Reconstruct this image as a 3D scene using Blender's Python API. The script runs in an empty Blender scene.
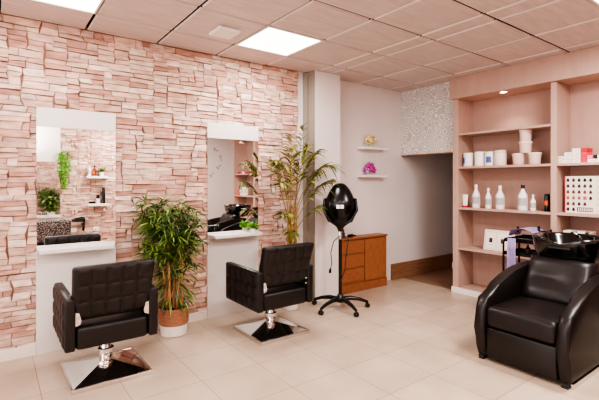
import bpy, bmesh, math, random
from mathutils import Vector, Matrix
random.seed(7)
PI = math.pi
SC = bpy.context.scene
COL = SC.collection

# ------------------------------------------------------------------ materials
def mat(name, col, rough=0.5, metal=0.0, var=0.0, scale=8.0, bump=0.0, bscale=None, spec=0.5, emit=None, estr=0.0, coat=0.0, stretch=None, sheen=0.0):
    m = bpy.data.materials.new(name); m.use_nodes = True
    nt = m.node_tree; b = nt.nodes['Principled BSDF']
    c = (col[0], col[1], col[2], 1)
    b.inputs['Base Color'].default_value = c
    b.inputs['Roughness'].default_value = rough
    b.inputs['Metallic'].default_value = metal
    b.inputs['Specular IOR Level'].default_value = spec
    b.inputs['Coat Weight'].default_value = coat
    b.inputs['Coat Roughness'].default_value = 0.05
    if sheen: b.inputs['Sheen Weight'].default_value = sheen
    if emit:
        b.inputs['Emission Color'].default_value = (emit[0], emit[1], emit[2], 1)
        b.inputs['Emission Strength'].default_value = estr
    tc = nt.nodes.new('ShaderNodeTexCoord')
    mp = nt.nodes.new('ShaderNodeMapping')
    nt.links.new(tc.outputs['Object'], mp.inputs['Vector'])
    if stretch: mp.inputs['Scale'].default_value = stretch
    nz = nt.nodes.new('ShaderNodeTexNoise'); nz.inputs['Scale'].default_value = scale; nz.inputs['Detail'].default_value = 5
    nt.links.new(mp.outputs['Vector'], nz.inputs['Vector'])
    if var > 0:
        cr = nt.nodes.new('ShaderNodeValToRGB')
        cr.color_ramp.elements[0].position = 0.3; cr.color_ramp.elements[1].position = 0.7
        cr.color_ramp.elements[0].color = tuple(max(0, x * (1 - var)) for x in col) + (1,)
        cr.color_ramp.elements[1].color = tuple(min(1, x * (1 + var)) for x in col) + (1,)
        nt.links.new(nz.outputs['Fac'], cr.inputs['Fac'])
        nt.links.new(cr.outputs['Color'], b.inputs['Base Color'])
    if bump > 0:
        n2 = nt.nodes.new('ShaderNodeTexNoise'); n2.inputs['Scale'].default_value = bscale or scale * 4; n2.inputs['Detail'].default_value = 3
        nt.links.new(mp.outputs['Vector'], n2.inputs['Vector'])
        bp = nt.nodes.new('ShaderNodeBump'); bp.inputs['Strength'].default_value = bump; bp.inputs['Distance'].default_value = 0.004
        nt.links.new(n2.outputs['Fac'], bp.inputs['Height'])
        nt.links.new(bp.outputs['Normal'], b.inputs['Normal'])
    return m

def srgb(r, g, b):
    f = lambda v: (v / 255 / 12.92) if v / 255 <= 0.04045 else ((v / 255 + 0.055) / 1.055) ** 2.4
    return (f(r), f(g), f(b))

M = {}
M['plaster'] = mat('plaster', srgb(226, 216, 213), 0.85, var=0.03, scale=2.0, bump=0.05, bscale=60)
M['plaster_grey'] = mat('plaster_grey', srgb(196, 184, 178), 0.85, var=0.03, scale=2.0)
M['white_trim'] = mat('white_trim', srgb(232, 220, 212), 0.45, var=0.02, scale=4)
M['white_board'] = mat('white_board', srgb(222, 215, 210), 0.4, var=0.015, scale=3)
M['ceil_tile'] = mat('ceil_tile', srgb(204, 185, 179), 0.5, var=0.09, scale=3.0, bump=0.15, bscale=20, stretch=(1.2, 7, 1))
M['ceil_edge_glint'] = mat('ceil_edge_glint', srgb(232, 220, 212), 0.5, var=0.03)  # painted highlight for the tile bevels that face the camera
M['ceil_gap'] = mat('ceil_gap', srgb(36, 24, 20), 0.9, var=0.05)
M['shelf_wood'] = mat('shelf_wood', srgb(188, 155, 141), 0.55, var=0.05, scale=3.0, bump=0.05, bscale=18, stretch=(4, 4, 0.7))
M['shelf_back'] = mat('shelf_back', srgb(176, 142, 129), 0.6, var=0.04, scale=3.0, stretch=(4, 4, 0.7))
M['leather'] = mat('leather', srgb(30, 24, 23), 0.42, var=0.12, scale=30, bump=0.22, bscale=260, spec=0.4)
M['leather_soft'] = mat('leather_soft', srgb(29, 22, 21), 0.38, var=0.10, scale=6, bump=0.18, bscale=14, spec=0.42)
M['black_plastic'] = mat('black_plastic', srgb(22, 20, 20), 0.22, var=0.05, spec=0.5)
M['black_gloss'] = mat('black_gloss', srgb(11, 10, 10), 0.14, var=0.05, spec=0.6, coat=0.6)
M['black_matte'] = mat('black_matte', srgb(32, 29, 28), 0.5, var=0.08)
M['chrome'] = mat('chrome', (0.80, 0.78, 0.77), 0.06, 1.0, var=0.02, scale=3)
M['steel'] = mat('steel', (0.72, 0.69, 0.66), 0.25, 1.0, var=0.03, scale=10)
M['orange_wood'] = mat('orange_wood', srgb(150, 94, 62), 0.42, var=0.22, scale=5.0, bump=0.08, bscale=25, stretch=(3, 3, 14))
M['orange_wood_v'] = mat('orange_wood_v', srgb(154, 98, 64), 0.42, var=0.22, scale=5.0, bump=0.08, bscale=25, stretch=(14, 3, 2))
M['brown_wood'] = mat('brown_wood', srgb(144, 104, 78), 0.5, var=0.2, scale=4.0, bump=0.1, bscale=20, stretch=(1.5, 6, 10))
M['pale_wood'] = mat('pale_wood', srgb(216, 168, 128), 0.6, var=0.15, scale=6, stretch=(6, 6, 1))
M['white_plastic'] = mat('white_plastic', srgb(238, 232, 226), 0.3, var=0.015)
M['cream_plastic'] = mat('cream_plastic', srgb(236, 214, 202), 0.35, var=0.02)
M['blush_plastic'] = mat('blush_plastic', srgb(228, 198, 186), 0.35, var=0.02)
M['blue_print'] = mat('blue_print', srgb(70, 84, 160), 0.4, var=0.1, scale=30)
M['grey_print'] = mat('grey_print', srgb(176, 172, 168), 0.5, var=0.12, scale=60)
M['red'] = mat('red', srgb(214, 60, 78), 0.4, var=0.05)
M['red_dark'] = mat('red_dark', srgb(190, 40, 46), 0.4, var=0.05)
M['pink'] = mat('pink', srgb(240, 120, 140), 0.4, var=0.05)
M['orange'] = mat('orange', srgb(232, 96, 44), 0.4, var=0.05)
M['amber'] = mat('amber', srgb(120, 60, 22), 0.15, var=0.05)
M['carton'] = mat('carton', srgb(238, 226, 214), 0.5, var=0.04, scale=25)
M['terracotta'] = mat('terracotta', srgb(174, 124, 96), 0.75, var=0.2, scale=25, bump=0.5, bscale=90, stretch=(1, 1, 4))
M['beige_shade'] = mat('beige_shade', srgb(146, 136, 124), .7, var=.03)  # dark beige that paints in the shade on the column's side
M['soil'] = mat('soil', srgb(58, 42, 30), 0.95, var=0.3, scale=40, bump=0.8, bscale=80)
M['stem'] = mat('stem', srgb(200, 150, 104), 0.6, var=0.18, scale=14, stretch=(1, 1, 4))
M['palm_stem'] = mat('palm_stem', srgb(140, 116, 52), 0.55, var=0.25, scale=18)
M['leaf'] = mat('leaf', srgb(92, 114, 50), 0.38, var=0.45, scale=7)
M['leaf_light'] = mat('leaf_light', srgb(128, 150, 64), 0.4, var=0.4, scale=7)
M['leaf_dark'] = mat('leaf_dark', srgb(50, 72, 34), 0.4, var=0.35, scale=9)
M['palm_leaf'] = mat('palm_leaf', srgb(110, 114, 54), 0.42, var=0.4, scale=5)
M['palm_leaf_light'] = mat('palm_leaf_light', srgb(164, 156, 86), 0.42, var=0.3, scale=5)
M['lime_leaf'] = mat('lime_leaf', srgb(120, 176, 52), 0.42, var=0.35, scale=12)
M['ivy_leaf'] = mat('ivy_leaf', srgb(104, 170, 58), 0.45, var=0.35, scale=12)
M['purple'] = mat('purple', srgb(190, 168, 214), 0.9, var=0.1, scale=30, bump=0.4, bscale=300, sheen=0.3)
M['towel_white'] = mat('towel_white', srgb(238, 220, 212), 0.9, var=0.04, scale=30, bump=0.4, bscale=250, sheen=0.3)
M['magenta'] = mat('magenta', srgb(186, 52, 144), 0.6, var=0.3, scale=60)
M['yellow'] = mat('yellow', srgb(216, 196, 124), 0.6, var=0.3, scale=60)
M['paper'] = mat('paper', srgb(228, 212, 200), 0.6, var=0.02)
M['ink'] = mat('ink', srgb(64, 48, 44), 0.6, var=0.1)
M['diffuser'] = mat('diffuser', (1, 1, 1), 0.5, emit=(1, 0.97, 0.94), estr=3.0)
M['led'] = mat('led', (1, 1, 1), 0.5, emit=(1, 0.93, 0.85), estr=25.0)
hair = [(30, 22, 20), (62, 40, 28), (88, 54, 34), (120, 72, 40), (150, 98, 56), (176, 128, 82), (140, 52, 40), (100, 40, 36)]
for i, c in enumerate(hair): M['hair%d' % i] = mat('hair_swatch_%d' % i, srgb(*c), 0.5, var=0.2, scale=90)

def mat_speckle():
    m = mat('speckled_cloth', srgb(120, 108, 104), 0.9)
    nt = m.node_tree; b = nt.nodes['Principled BSDF']
    v = nt.nodes.new('ShaderNodeTexVoronoi'); v.inputs['Scale'].default_value = 60
    cr = nt.nodes.new('ShaderNodeValToRGB'); cr.color_ramp.elements[0].position = 0.25; cr.color_ramp.elements[1].position = 0.45
    cr.color_ramp.elements[0].color = srgb(196, 182, 176) + (1,); cr.color_ramp.elements[1].color = srgb(70, 62, 62) + (1,)
    tc = nt.nodes.new('ShaderNodeTexCoord'); nt.links.new(tc.outputs['Object'], v.inputs['Vector'])
    nt.links.new(v.outputs['Distance'], cr.inputs['Fac']); nt.links.new(cr.outputs['Color'], b.inputs['Base Color'])
    return m
M['speckle'] = mat_speckle()

def mat_stone():
    m = bpy.data.materials.new('ledge_stone'); m.use_nodes = True
    nt = m.node_tree; b = nt.nodes['Principled BSDF']; b.inputs['Roughness'].default_value = 0.8
    b.inputs['Specular IOR Level'].default_value = 0.25
    at = nt.nodes.new('ShaderNodeAttribute'); at.attribute_name = 'tint'
    tc = nt.nodes.new('ShaderNodeTexCoord')
    mp = nt.nodes.new('ShaderNodeMapping'); mp.inputs['Scale'].default_value = (1, 1, 3)
    nt.links.new(tc.outputs['Object'], mp.inputs['Vector'])
    nz = nt.nodes.new('ShaderNodeTexNoise'); nz.inputs['Scale'].default_value = 9; nz.inputs['Detail'].default_value = 6
    nt.links.new(mp.outputs['Vector'], nz.inputs['Vector'])
    cr = nt.nodes.new('ShaderNodeValToRGB')
    cr.color_ramp.elements[0].position = 0.28; cr.color_ramp.elements[1].position = 0.68
    cr.color_ramp.elements[0].color = (0.66, 0.60, 0.57, 1); cr.color_ramp.elements[1].color = (1.12, 1.12, 1.12, 1)
    nt.links.new(nz.outputs['Fac'], cr.inputs['Fac'])
    mx = nt.nodes.new('ShaderNodeMix'); mx.data_type = 'RGBA'; mx.blend_type = 'MULTIPLY'; mx.inputs['Factor'].default_value = 1
    nt.links.new(at.outputs['Color'], mx.inputs['A']); nt.links.new(cr.outputs['Color'], mx.inputs['B'])
    nt.links.new(mx.outputs['Result'], b.inputs['Base Color'])
    n2 = nt.nodes.new('ShaderNodeTexNoise'); n2.inputs['Scale'].default_value = 35; n2.inputs['Detail'].default_value = 4
    nt.links.new(mp.outputs['Vector'], n2.inputs['Vector'])
    bp = nt.nodes.new('ShaderNodeBump'); bp.inputs['Strength'].default_value = 0.5; bp.inputs['Distance'].default_value = 0.006
    nt.links.new(n2.outputs['Fac'], bp.inputs['Height']); nt.links.new(bp.outputs['Normal'], b.inputs['Normal'])
    return m
M['stone'] = mat_stone()

def mat_floor():
    m = bpy.data.materials.new('floor_tiles'); m.use_nodes = True
    nt = m.node_tree; b = nt.nodes['Principled BSDF']
    b.inputs['Roughness'].default_value = 0.32; b.inputs['Specular IOR Level'].default_value = 0.45
    tc = nt.nodes.new('ShaderNodeTexCoord')
    mp = nt.nodes.new('ShaderNodeMapping'); mp.inputs['Location'].default_value = (-0.253 + 0.457 * 10, -1.82 + 0.449 * 10, 0)
    nt.links.new(tc.outputs['Object'], mp.inputs['Vector'])
    br = nt.nodes.new('ShaderNodeTexBrick'); br.offset = 0; br.offset_frequency = 2; br.squash = 1
    br.inputs['Scale'].default_value = 1.0; br.inputs['Brick Width'].default_value = 0.457; br.inputs['Row Height'].default_value = 0.449
    br.inputs['Mortar Size'].default_value = 0.0022; br.inputs['Mortar Smooth'].default_value = 0.2; br.inputs['Bias'].default_value = 0.0
    br.inputs['Color1'].default_value = srgb(193, 172, 153) + (1,); br.inputs['Color2'].default_value = srgb(186, 165, 146) + (1,)
    br.inputs['Mortar'].default_value = srgb(128, 104, 86) + (1,)
    nt.links.new(mp.outputs['Vector'], br.inputs['Vector'])
    nz = nt.nodes.new('ShaderNodeTexNoise'); nz.inputs['Scale'].default_value = 3.0; nz.inputs['Detail'].default_value = 8
    nt.links.new(tc.outputs['Object'], nz.inputs['Vector'])
    cr = nt.nodes.new('ShaderNodeValToRGB'); cr.color_ramp.elements[0].position = 0.3; cr.color_ramp.elements[1].position = 0.7
    cr.color_ramp.elements[0].color = (0.88, 0.86, 0.84, 1); cr.color_ramp.elements[1].color = (1.06, 1.06, 1.06, 1)
    nt.links.new(nz.outputs['Fac'], cr.inputs['Fac'])
    mx = nt.nodes.new('ShaderNodeMix'); mx.data_type = 'RGBA'; mx.blend_type = 'MULTIPLY'; mx.inputs['Factor'].default_value = 1
    nt.links.new(br.outputs['Color'], mx.inputs['A']); nt.links.new(cr.outputs['Color'], mx.inputs['B'])
    nt.links.new(mx.outputs['Result'], b.inputs['Base Color'])
    bp = nt.nodes.new('ShaderNodeBump'); bp.inputs['Strength'].default_value = 0.3; bp.inputs['Distance'].default_value = 0.002; bp.invert = True
    nt.links.new(br.outputs['Fac'], bp.inputs['Height']); nt.links.new(bp.outputs['Normal'], b.inputs['Normal'])
    return m
M['floor'] = mat_floor()
M['floor_corridor'] = mat('floor_corridor', srgb(146, 112, 92), 0.5, var=0.08, scale=4)

def mat_damask():
    m = mat('damask_paper', srgb(200, 196, 194), 0.7)
    nt = m.node_tree; b = nt.nodes['Principled BSDF']
    tc = nt.nodes.new('ShaderNodeTexCoord')
    nz = nt.nodes.new('ShaderNodeTexNoise'); nz.inputs['Scale'].default_value = 9; nz.inputs['Detail'].default_value = 2; nz.inputs['Distortion'].default_value = 3.0
    nt.links.new(tc.outputs['Object'], nz.inputs['Vector'])
    v = nt.nodes.new('ShaderNodeTexVoronoi'); v.inputs['Scale'].default_value = 11; v.feature = 'F1'
    nt.links.new(tc.outputs['Object'], v.inputs['Vector'])
    mv = nt.nodes.new('ShaderNodeMath'); mv.operation = 'SINE'
    mm = nt.nodes.new('ShaderNodeMath'); mm.operation = 'MULTIPLY'; mm.inputs[1].default_value = 26
    nt.links.new(v.outputs['Distance'], mm.inputs[0]); nt.links.new(mm.outputs[0], mv.inputs[0])
    cr = nt.nodes.new('ShaderNodeValToRGB'); cr.color_ramp.elements[0].position = 0.35; cr.color_ramp.elements[1].position = 0.6
    cr.color_ramp.elements[0].color = srgb(188, 179, 174) + (1,); cr.color_ramp.elements[1].color = srgb(230, 224, 219) + (1,)
    nt.links.new(mv.outputs[0], cr.inputs['Fac']); nt.links.new(cr.outputs['Color'], b.inputs['Base Color'])
    return m
M['damask'] = mat_damask()

def mat_mirror():
    m = bpy.data.materials.new('mirror_glass'); m.use_nodes = True
    b = m.node_tree.nodes['Principled BSDF']
    b.inputs['Base Color'].default_value = (0.93, 0.93, 0.92, 1); b.inputs['Metallic'].default_value = 1; b.inputs['Roughness'].default_value = 0.0
    return m
M['mirror'] = mat_mirror()

def mat_pane():
    m = bpy.data.materials.new('window_glass'); m.use_nodes = True
    nt = m.node_tree; nt.nodes.clear()
    o = nt.nodes.new('ShaderNodeOutputMaterial'); t = nt.nodes.new('ShaderNodeBsdfTransparent'); g = nt.nodes.new('ShaderNodeBsdfGlossy')
    g.inputs['Roughness'].default_value = 0.02
    f = nt.nodes.new('ShaderNodeFresnel'); f.inputs['IOR'].default_value = 1.45
    mx = nt.nodes.new('ShaderNodeMixShader')
    nt.links.new(f.outputs[0], mx.inputs[0]); nt.links.new(t.outputs[0], mx.inputs[1]); nt.links.new(g.outputs[0], mx.inputs[2]); nt.links.new(mx.outputs[0], o.inputs[0])
    return m
M['pane'] = mat_pane()

# ------------------------------------------------------------------ helpers
def obj(name, bm, m, parent=None, loc=(0, 0, 0), rot=(0, 0, 0), smooth=False, kind=None):
    bmesh.ops.recalc_face_normals(bm, faces=bm.faces)
    me = bpy.data.meshes.new(name); bm.to_mesh(me); bm.free()
    for mm in (m if isinstance(m, (list, tuple)) else [m]):
        me.materials.append(M[mm] if isinstance(mm, str) else mm)
    if smooth:
        for p in me.polygons: p.use_smooth = True
        if smooth != 'all':
            me.set_sharp_from_angle(angle=math.radians(42))
    o = bpy.data.objects.new(name, me); COL.objects.link(o)
    o.location = loc; o.rotation_euler = rot
    if parent is not None: o.parent = parent
    if kind: o['kind'] = kind
    return o

def tag(o, label, cat, group=None, kind=None):
    o['label'] = label; o['category'] = cat
    if group: o['group'] = group
    if kind: o['kind'] = kind
    return o

def thing(name, label, cat, loc=(0, 0, 0), rz=0.0, group=None):
    o = bpy.data.objects.new(name, None); COL.objects.link(o)
    o.location = loc; o.rotation_euler = (0, 0, rz); o.empty_display_size = 0.1
    return tag(o, label, cat, group)

def dup(root, loc, rz, label, group=None):
    r = root.copy(); COL.objects.link(r); r.location = loc; r.rotation_euler = (0, 0, rz); r['label'] = label
    if group: r['group'] = group
    for ch in list(root.children):
        c = ch.copy(); COL.objects.link(c); c.parent = r
        for g in list(ch.children):
            d = g.copy(); COL.objects.link(d); d.parent = c
    return r

def box(bm, x0, x1, y0, y1, z0, z1, bev=0.0, seg=2, mi=0):
    vs = [bm.verts.new((x, y, z)) for x in (x0, x1) for y in (y0, y1) for z in (z0, z1)]
    F = [(0, 1, 3, 2), (4, 6, 7, 5), (0, 4, 5, 1), (2, 3, 7, 6), (0, 2, 6, 4), (1, 5, 7, 3)]
    fs = [bm.faces.new([vs[i] for i in f]) for f in F]
    for f in fs: f.material_index = mi
    if bev > 0:
        es = list({e for f in fs for e in f.edges})
        r = bmesh.ops.bevel(bm, geom=es, offset=bev, segments=seg, affect='EDGES', profile=0.5)
        for f in r['faces']: f.material_index = mi
    return fs

def bx(*a, **k):
    bm = bmesh.new(); box(bm, *a, **k); return bm

def lathe(bm, prof, cx=0, cy=0, n=24, cap=True, mi=0, sx=1, sy=1):
    rings = []
    for r, z in prof:
        rings.append([bm.verts.new((cx + sx * r * math.cos(2 * PI * i / n), cy + sy * r * math.sin(2 * PI * i / n), z)) for i in range(n)])
    for a, b in zip(rings, rings[1:]):
        for i in range(n):
            f = bm.faces.new((a[i], a[(i + 1) % n], b[(i + 1) % n], b[i])); f.material_index = mi
    if cap:
        f = bm.faces.new(rings[0]); f.material_index = mi
        f = bm.faces.new(rings[-1]); f.material_index = mi
    return rings

def lt(prof, **k):
    bm = bmesh.new(); lathe(bm, prof, **k); return bm

def tube(bm, pts, r, n=8, mi=0):
    pts = [Vector(p) for p in pts]
    rs = r if isinstance(r, (list, tuple)) else [r] * len(pts)
    rings = []
    prev = None
    for i, p in enumerate(pts):
        d = (pts[min(i + 1, len(pts) - 1)] - pts[max(i - 1, 0)]).normalized()
        if prev is None:
            u = d.orthogonal().normalized()
        else:
            u = (prev - d * prev.dot(d)).normalized()
        prev = u
        v = d.cross(u)
        rings.append([bm.verts.new(p + (u * math.cos(2 * PI * k / n) + v * math.sin(2 * PI * k / n)) * rs[i]) for k in range(n)])
    for a, b in zip(rings, rings[1:]):
        for k in range(n):
            f = bm.faces.new((a[k], a[(k + 1) % n], b[(k + 1) % n], b[k])); f.material_index = mi
    for q in (rings[0], rings[-1]):
        f = bm.faces.new(q); f.material_index = mi

def tb(pts, r, n=8):
    bm = bmesh.new(); tube(bm, pts, r, n); return bm

def prism(bm, prof, axis, a, b, mi=0, bev=0):
    """extrude a closed 2D profile; axis 'y': prof=(x,z); axis 'x': prof=(y,z); axis 'z': prof=(x,y)"""
    def P(p, t):
        return {'y': (p[0], t, p[1]), 'x': (t, p[0], p[1]), 'z': (p[0], p[1], t)}[axis]
    A = [bm.verts.new(P(p, a)) for p in prof]; B = [bm.verts.new(P(p, b)) for p in prof]
    fa = bm.faces.new(A); fb = bm.faces.new(list(reversed(B)))
    n = len(prof); fs = [fa, fb]
    for i in range(n): fs.append(bm.faces.new((A[i], B[i], B[(i + 1) % n], A[(i + 1) % n])))
    for f in fs: f.material_index = mi
    if bev:
        es = list(set(fa.edges) | set(fb.edges))
        bmesh.ops.bevel(bm, geom=es, offset=bev, segments=3, affect='EDGES', profile=0.5)

def tuft(bm, o, U, V, N, nu, nv, depth, res=7, mi=0, pw=4):
    """a quilted panel: nu x nv pillows over the parallelogram o, U, V, swelling along N"""
    o, U, V, N = map(Vector, (o, U, V, N))
    gu, gv = nu * res, nv * res
    g = []
    for i in range(gu + 1):
        row = []
        for j in range(gv + 1):
            fu = (i % res) / res; fv = (j % res) / res
            h = ((1 - abs(2 * fu - 1) ** pw) * (1 - abs(2 * fv - 1) ** pw)) ** 0.5
            row.append(bm.verts.new(o + U * (i / gu) + V * (j / gv) + N * depth * h))
        g.append(row)
    for i in range(gu):
        for j in range(gv):
            f = bm.faces.new((g[i][j], g[i + 1][j], g[i + 1][j + 1], g[i][j + 1])); f.material_index = mi

def strip(bm, pts, side, w, mi=0, prof=None):
    """a leaf: a strip along pts with half width profile"""
    n = len(pts); prev = None
    for i, p in enumerate(pts):
        t = i / (n - 1)
        ww = w * (prof(t) if prof else math.sin(PI * min(1, 0.12 + 0.88 * t)) ** 0.7)
        if i == n - 1: ww = w * 0.04
        a = bm.verts.new(p + side * ww); b = bm.verts.new(p - side * ww)
        if prev:
            f = bm.faces.new((prev[0], a, b, prev[1])); f.material_index = mi
        prev = (a, b)

def leaf(bm, base, d, length, w, droop=0.4, mi=0, seg=4):
    base = Vector(base); d = Vector(d).normalized()
    up = Vector((0, 0, 1))
    side = d.cross(up)
    if side.length < 0.05: side = Vector((1, 0, 0))
    side.normalize()
    tw = random.uniform(-0.7, 0.7)
    nrm = side.cross(d).normalized()
    side = side * math.cos(tw) + nrm * math.sin(tw)
    pts = []
    for i in range(seg + 1):
        t = i / seg
        pts.append(base + d * length * t - up * droop * length * t * t)
    strip(bm, pts, side, w, mi)

# ------------------------------------------------------------------ room
H = 2.68; YW = 3.937; XS = 5.02; YO = -1.16; XF = -2.2
bm = bmesh.new(); box(bm, XF, 4.745, YO, YW + 0.1, -0.05, 0.0); box(bm, 4.745, XS, YO, 3.05, -0.05, 0)
obj('floor', bm, 'floor', kind='structure')
obj('floor_corridor', bx(4.745, 7.2, 3.05, YW + 0.1, -0.05, 0.0), 'floor_corridor', kind='structure')

# suspended ceiling: tegular tiles with dark joints, light panels left open
XL = [XF, -1.76, -1.16, -0.56, 0.04, 0.64, 1.24, 1.84, 2.44, 3.05, 3.25, 3.86, 4.46, XS]
YL = [YO, -0.64, -0.04, 0.55, 1.14, 1.73, 2.324, 2.918, 3.512, YW]
LIGHTS = [(4, 7), (7, 7), (10, 3), (4, 3), (1, 7), (7, 1), (1, 3)]
bm = bmesh.new()
box(bm, XF, XS, YO, YW, H + 0.035, H + 0.08, mi=1)
for i in range(len(XL) - 1):
    for j in range(len(YL) - 1):
        if (i, j) in LIGHTS: continue
        g = 0.010
        x0, x1, y0, y1 = XL[i] + g, XL[i + 1] - g, YL[j] + g, YL[j + 1] - g
        dz = random.uniform(-0.0015, 0.0015)
        q = 0.012; e = 0.006
        a = [bm.verts.new(p) for p in ((x0, y0, H + .014), (x1, y0, H + .014), (x1, y1, H + .014), (x0, y1, H + .014))]
        b = [bm.verts.new(p) for p in ((x0 + e, y0 + q, H + dz), (x1 - e, y0 + q, H + dz), (x1 - e, y1 - q, H + dz), (x0 + e, y1 - q, H + dz))]
        c = [bm.verts.new((v.co.x, v.co.y, H + 0.035)) for v in a]
        for k in range(4):
            f = bm.faces.new((a[k], a[(k + 1) % 4], b[(k + 1) % 4], b[k])); f.material_index = 2 if k == 3 else 0  # only the low-x bevel gets the pale colour, imitating caught light
            f = bm.faces.new((c[k], c[(k + 1) % 4], a[(k + 1) % 4], a[k])); f.material_index = 1
        bm.faces.new(b)
obj('ceiling', bm, ['ceil_tile', 'ceil_gap', 'ceil_edge_glint'], kind='structure')

# stone walls
def stone_wall(name, x0, x1, y, sgn, seed, z1=H):
    """ledge stone cladding on the plane y, relief towards sgn"""
    rnd = random.Random(seed)
    bm = bmesh.new(); lay = bm.loops.layers.float_color.new('tint')
    base = Vector(srgb(217, 184, 168))
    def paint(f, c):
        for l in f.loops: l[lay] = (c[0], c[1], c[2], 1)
    def stone(pa, pb, pc, pd):
        k = rnd.random()
        c = base * rnd.uniform(0.84, 1.08)
        if k < 0.16: c = Vector(srgb(194, 151, 137)) * rnd.uniform(.92, 1.06)
        elif k < 0.34: c = Vector(srgb(226, 202, 189)) * rnd.uniform(.95, 1.05)
        elif k < 0.44: c = Vector(srgb(204, 163, 147)) * rnd.uniform(.95, 1.05)
        g = 0.0013
        d = rnd.uniform(0.006, 0.022); t = rnd.uniform(-0.007, 0.007); s = rnd.uniform(-0.007, 0.004)
        bv = 0.004
        j = lambda a: rnd.uniform(-a, a)
        o = [(pa[0] + g, pa[1] + g), (pb[0] - g, pb[1] + g), (pc[0] - g, pc[1] - g), (pd[0] + g, pd[1] - g)]
        i4 = [(o[0][0] + bv, o[0][1] + bv * .6), (o[1][0] - bv, o[1][1] + bv * .6), (o[2][0] - bv, o[2][1] - bv * 1.3), (o[3][0] + bv, o[3][1] - bv * 1.3)]
        dd = [d + t - s, d - t - s, d - t + s * .2, d + t + s * .2]
        A = [bm.verts.new((p[0], y, p[1])) for p in o]
        B = [bm.verts.new((p[0], y + sgn * max(.003, q - .003), p[1])) for p, q in zip(o, dd)]
        Cc = [bm.verts.new((p[0], y + sgn * max(.005, q), p[1])) for p, q in zip(i4, dd)]
        for k in range(4):
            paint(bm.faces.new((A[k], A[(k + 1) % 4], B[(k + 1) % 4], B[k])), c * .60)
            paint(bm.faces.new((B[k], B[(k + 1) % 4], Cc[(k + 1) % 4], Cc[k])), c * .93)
        paint(bm.faces.new(Cc), c)
    f = bm.faces.new([bm.verts.new(p) for p in ((x0, y, 0), (x1, y, 0), (x1, y, z1 + .1), (x0, y, z1 + .1))]); paint(f, Vector(srgb(160, 122, 106)))
    f = bm.faces.new([bm.verts.new(p) for p in ((x0, y - sgn * .1, 0), (x1, y - sgn * .1, 0), (x1, y - sgn * .1, z1 + .1), (x0, y - sgn * .1, z1 + .1))]); paint(f, base)
    # interlocking blocks packed on a fine grid
    nz = 130; cz = z1 / nz; cxw = 0.031; nx = int(round((x1 - x0) / cxw)); cxw = (x1 - x0) / nx
    full = [[False] * nz for _ in range(nx)]
    jit = [[(0 if i in (0, nx) else rnd.uniform(-.013, .013), 0 if k in (0, nz) else rnd.uniform(-.0055, .0055)) for k in range(nz + 1)] for i in range(nx + 1)]
    W_ = lambda i, k: (x0 + i * cxw + jit[i][k][0], k * cz + jit[i][k][1])
    for k in range(nz):
        for i in range(nx):
            if full[i][k]: continue
            h = rnd.choice([2, 2, 2, 2, 2, 3, 3]); w = rnd.choice([3, 4, 5, 5, 6, 6, 7, 8]) if h == 2 else rnd.choice([2, 4, 5, 6, 7])
            h = min(h, nz - k)
            if nz - k - h == 1: h += 1
            ww = 0
            while ww < w and i + ww < nx and not full[i + ww][k]: ww += 1
            if i + ww < nx and not full[i + ww][k] and (i + ww + 1 >= nx or full[i + ww + 1][k]): ww += 1
            for q in range(ww):
                for r in range(h): full[i + q][k + r] = True
            stone(W_(i, k), W_(i + ww, k), W_(i + ww, k + h), W_(i, k + h))
    return obj(name, bm, 'stone', kind='structure')
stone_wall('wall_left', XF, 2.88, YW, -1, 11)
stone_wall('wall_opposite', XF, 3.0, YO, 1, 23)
obj('wall_opposite_plain', bx(3.0, XS + .1, YO - .1, YO, 0, H + .1), 'plaster_grey', kind='structure')
obj('wall_plain', bx(2.88, 7.2, YW, YW + .1, 0, H + .1), 'plaster', kind='structure')
bm = bmesh.new(); box(bm, 3.0, 3.39, 3.745, YW - .001, 0, H - 0.001)
obj('wall_column', bm, 'plaster', kind='structure')
obj('trim_1', bx(2.965, 3.0, 3.86, YW - .001, 0, H - .002, bev=.003), 'beige_shade', kind='structure')  # strip coloured dark to carry the shade beside the column
obj('wall_lintel', bx(4.745, 4.85, 3.05, YW - .001, 1.77, H + .1), 'damask', kind='structure')
obj('trim_2', bx(4.737, 4.85, 3.051, YW - .002, 1.755, 1.77, bev=.002), 'brown_wood', kind='structure')
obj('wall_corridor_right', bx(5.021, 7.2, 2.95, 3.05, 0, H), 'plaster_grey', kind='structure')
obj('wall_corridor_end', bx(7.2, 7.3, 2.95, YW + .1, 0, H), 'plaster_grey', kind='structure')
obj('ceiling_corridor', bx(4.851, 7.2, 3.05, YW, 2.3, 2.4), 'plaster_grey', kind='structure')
obj('wall_right', bx(XS, XS + .1, YO, 2.95, 0, H + .1), 'plaster', kind='structure')
# shop front with a large window behind the camera
bm = bmesh.new()
box(bm, XF - .12, XF, YO - .1, -0.3, 0, H + .1); box(bm, XF - .12, XF, 3.3, YW + .1, 0, H + .1)
box(bm, XF - .12, XF, -0.3, 3.3, 0, 0.25); box(bm, XF - .12, XF, -0.3, 3.3, 2.35, H + .1)
obj('wall_front', bm, 'plaster', kind='structure')
bm = bmesh.new()
for a, b in ((-0.3, -0.24), (0.93, 0.99), (2.04, 2.10), (3.24, 3.3)): box(bm, XF - .09, XF - .03, a, b, 0.25, 2.35, bev=.004)
box(bm, XF - .09, XF - .03, -0.24, 3.24, 0.25, 0.31, bev=.004); box(bm, XF - .09, XF - .03, -0.24, 3.24, 2.29, 2.35, bev=.004)
win = obj('window_1', bm, 'black_matte', kind='structure')
obj('window_pane', bx(XF - .065, XF - .058, -0.24, 3.24, 0.31, 2.29), 'pane', parent=win)

obj('trim_3', bx(2.993, 2.9995, 3.747, 3.862, 0, H - .003), 'beige_shade', kind='structure')  # thin added sheet, its colour stands in for shade on the column side

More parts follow.
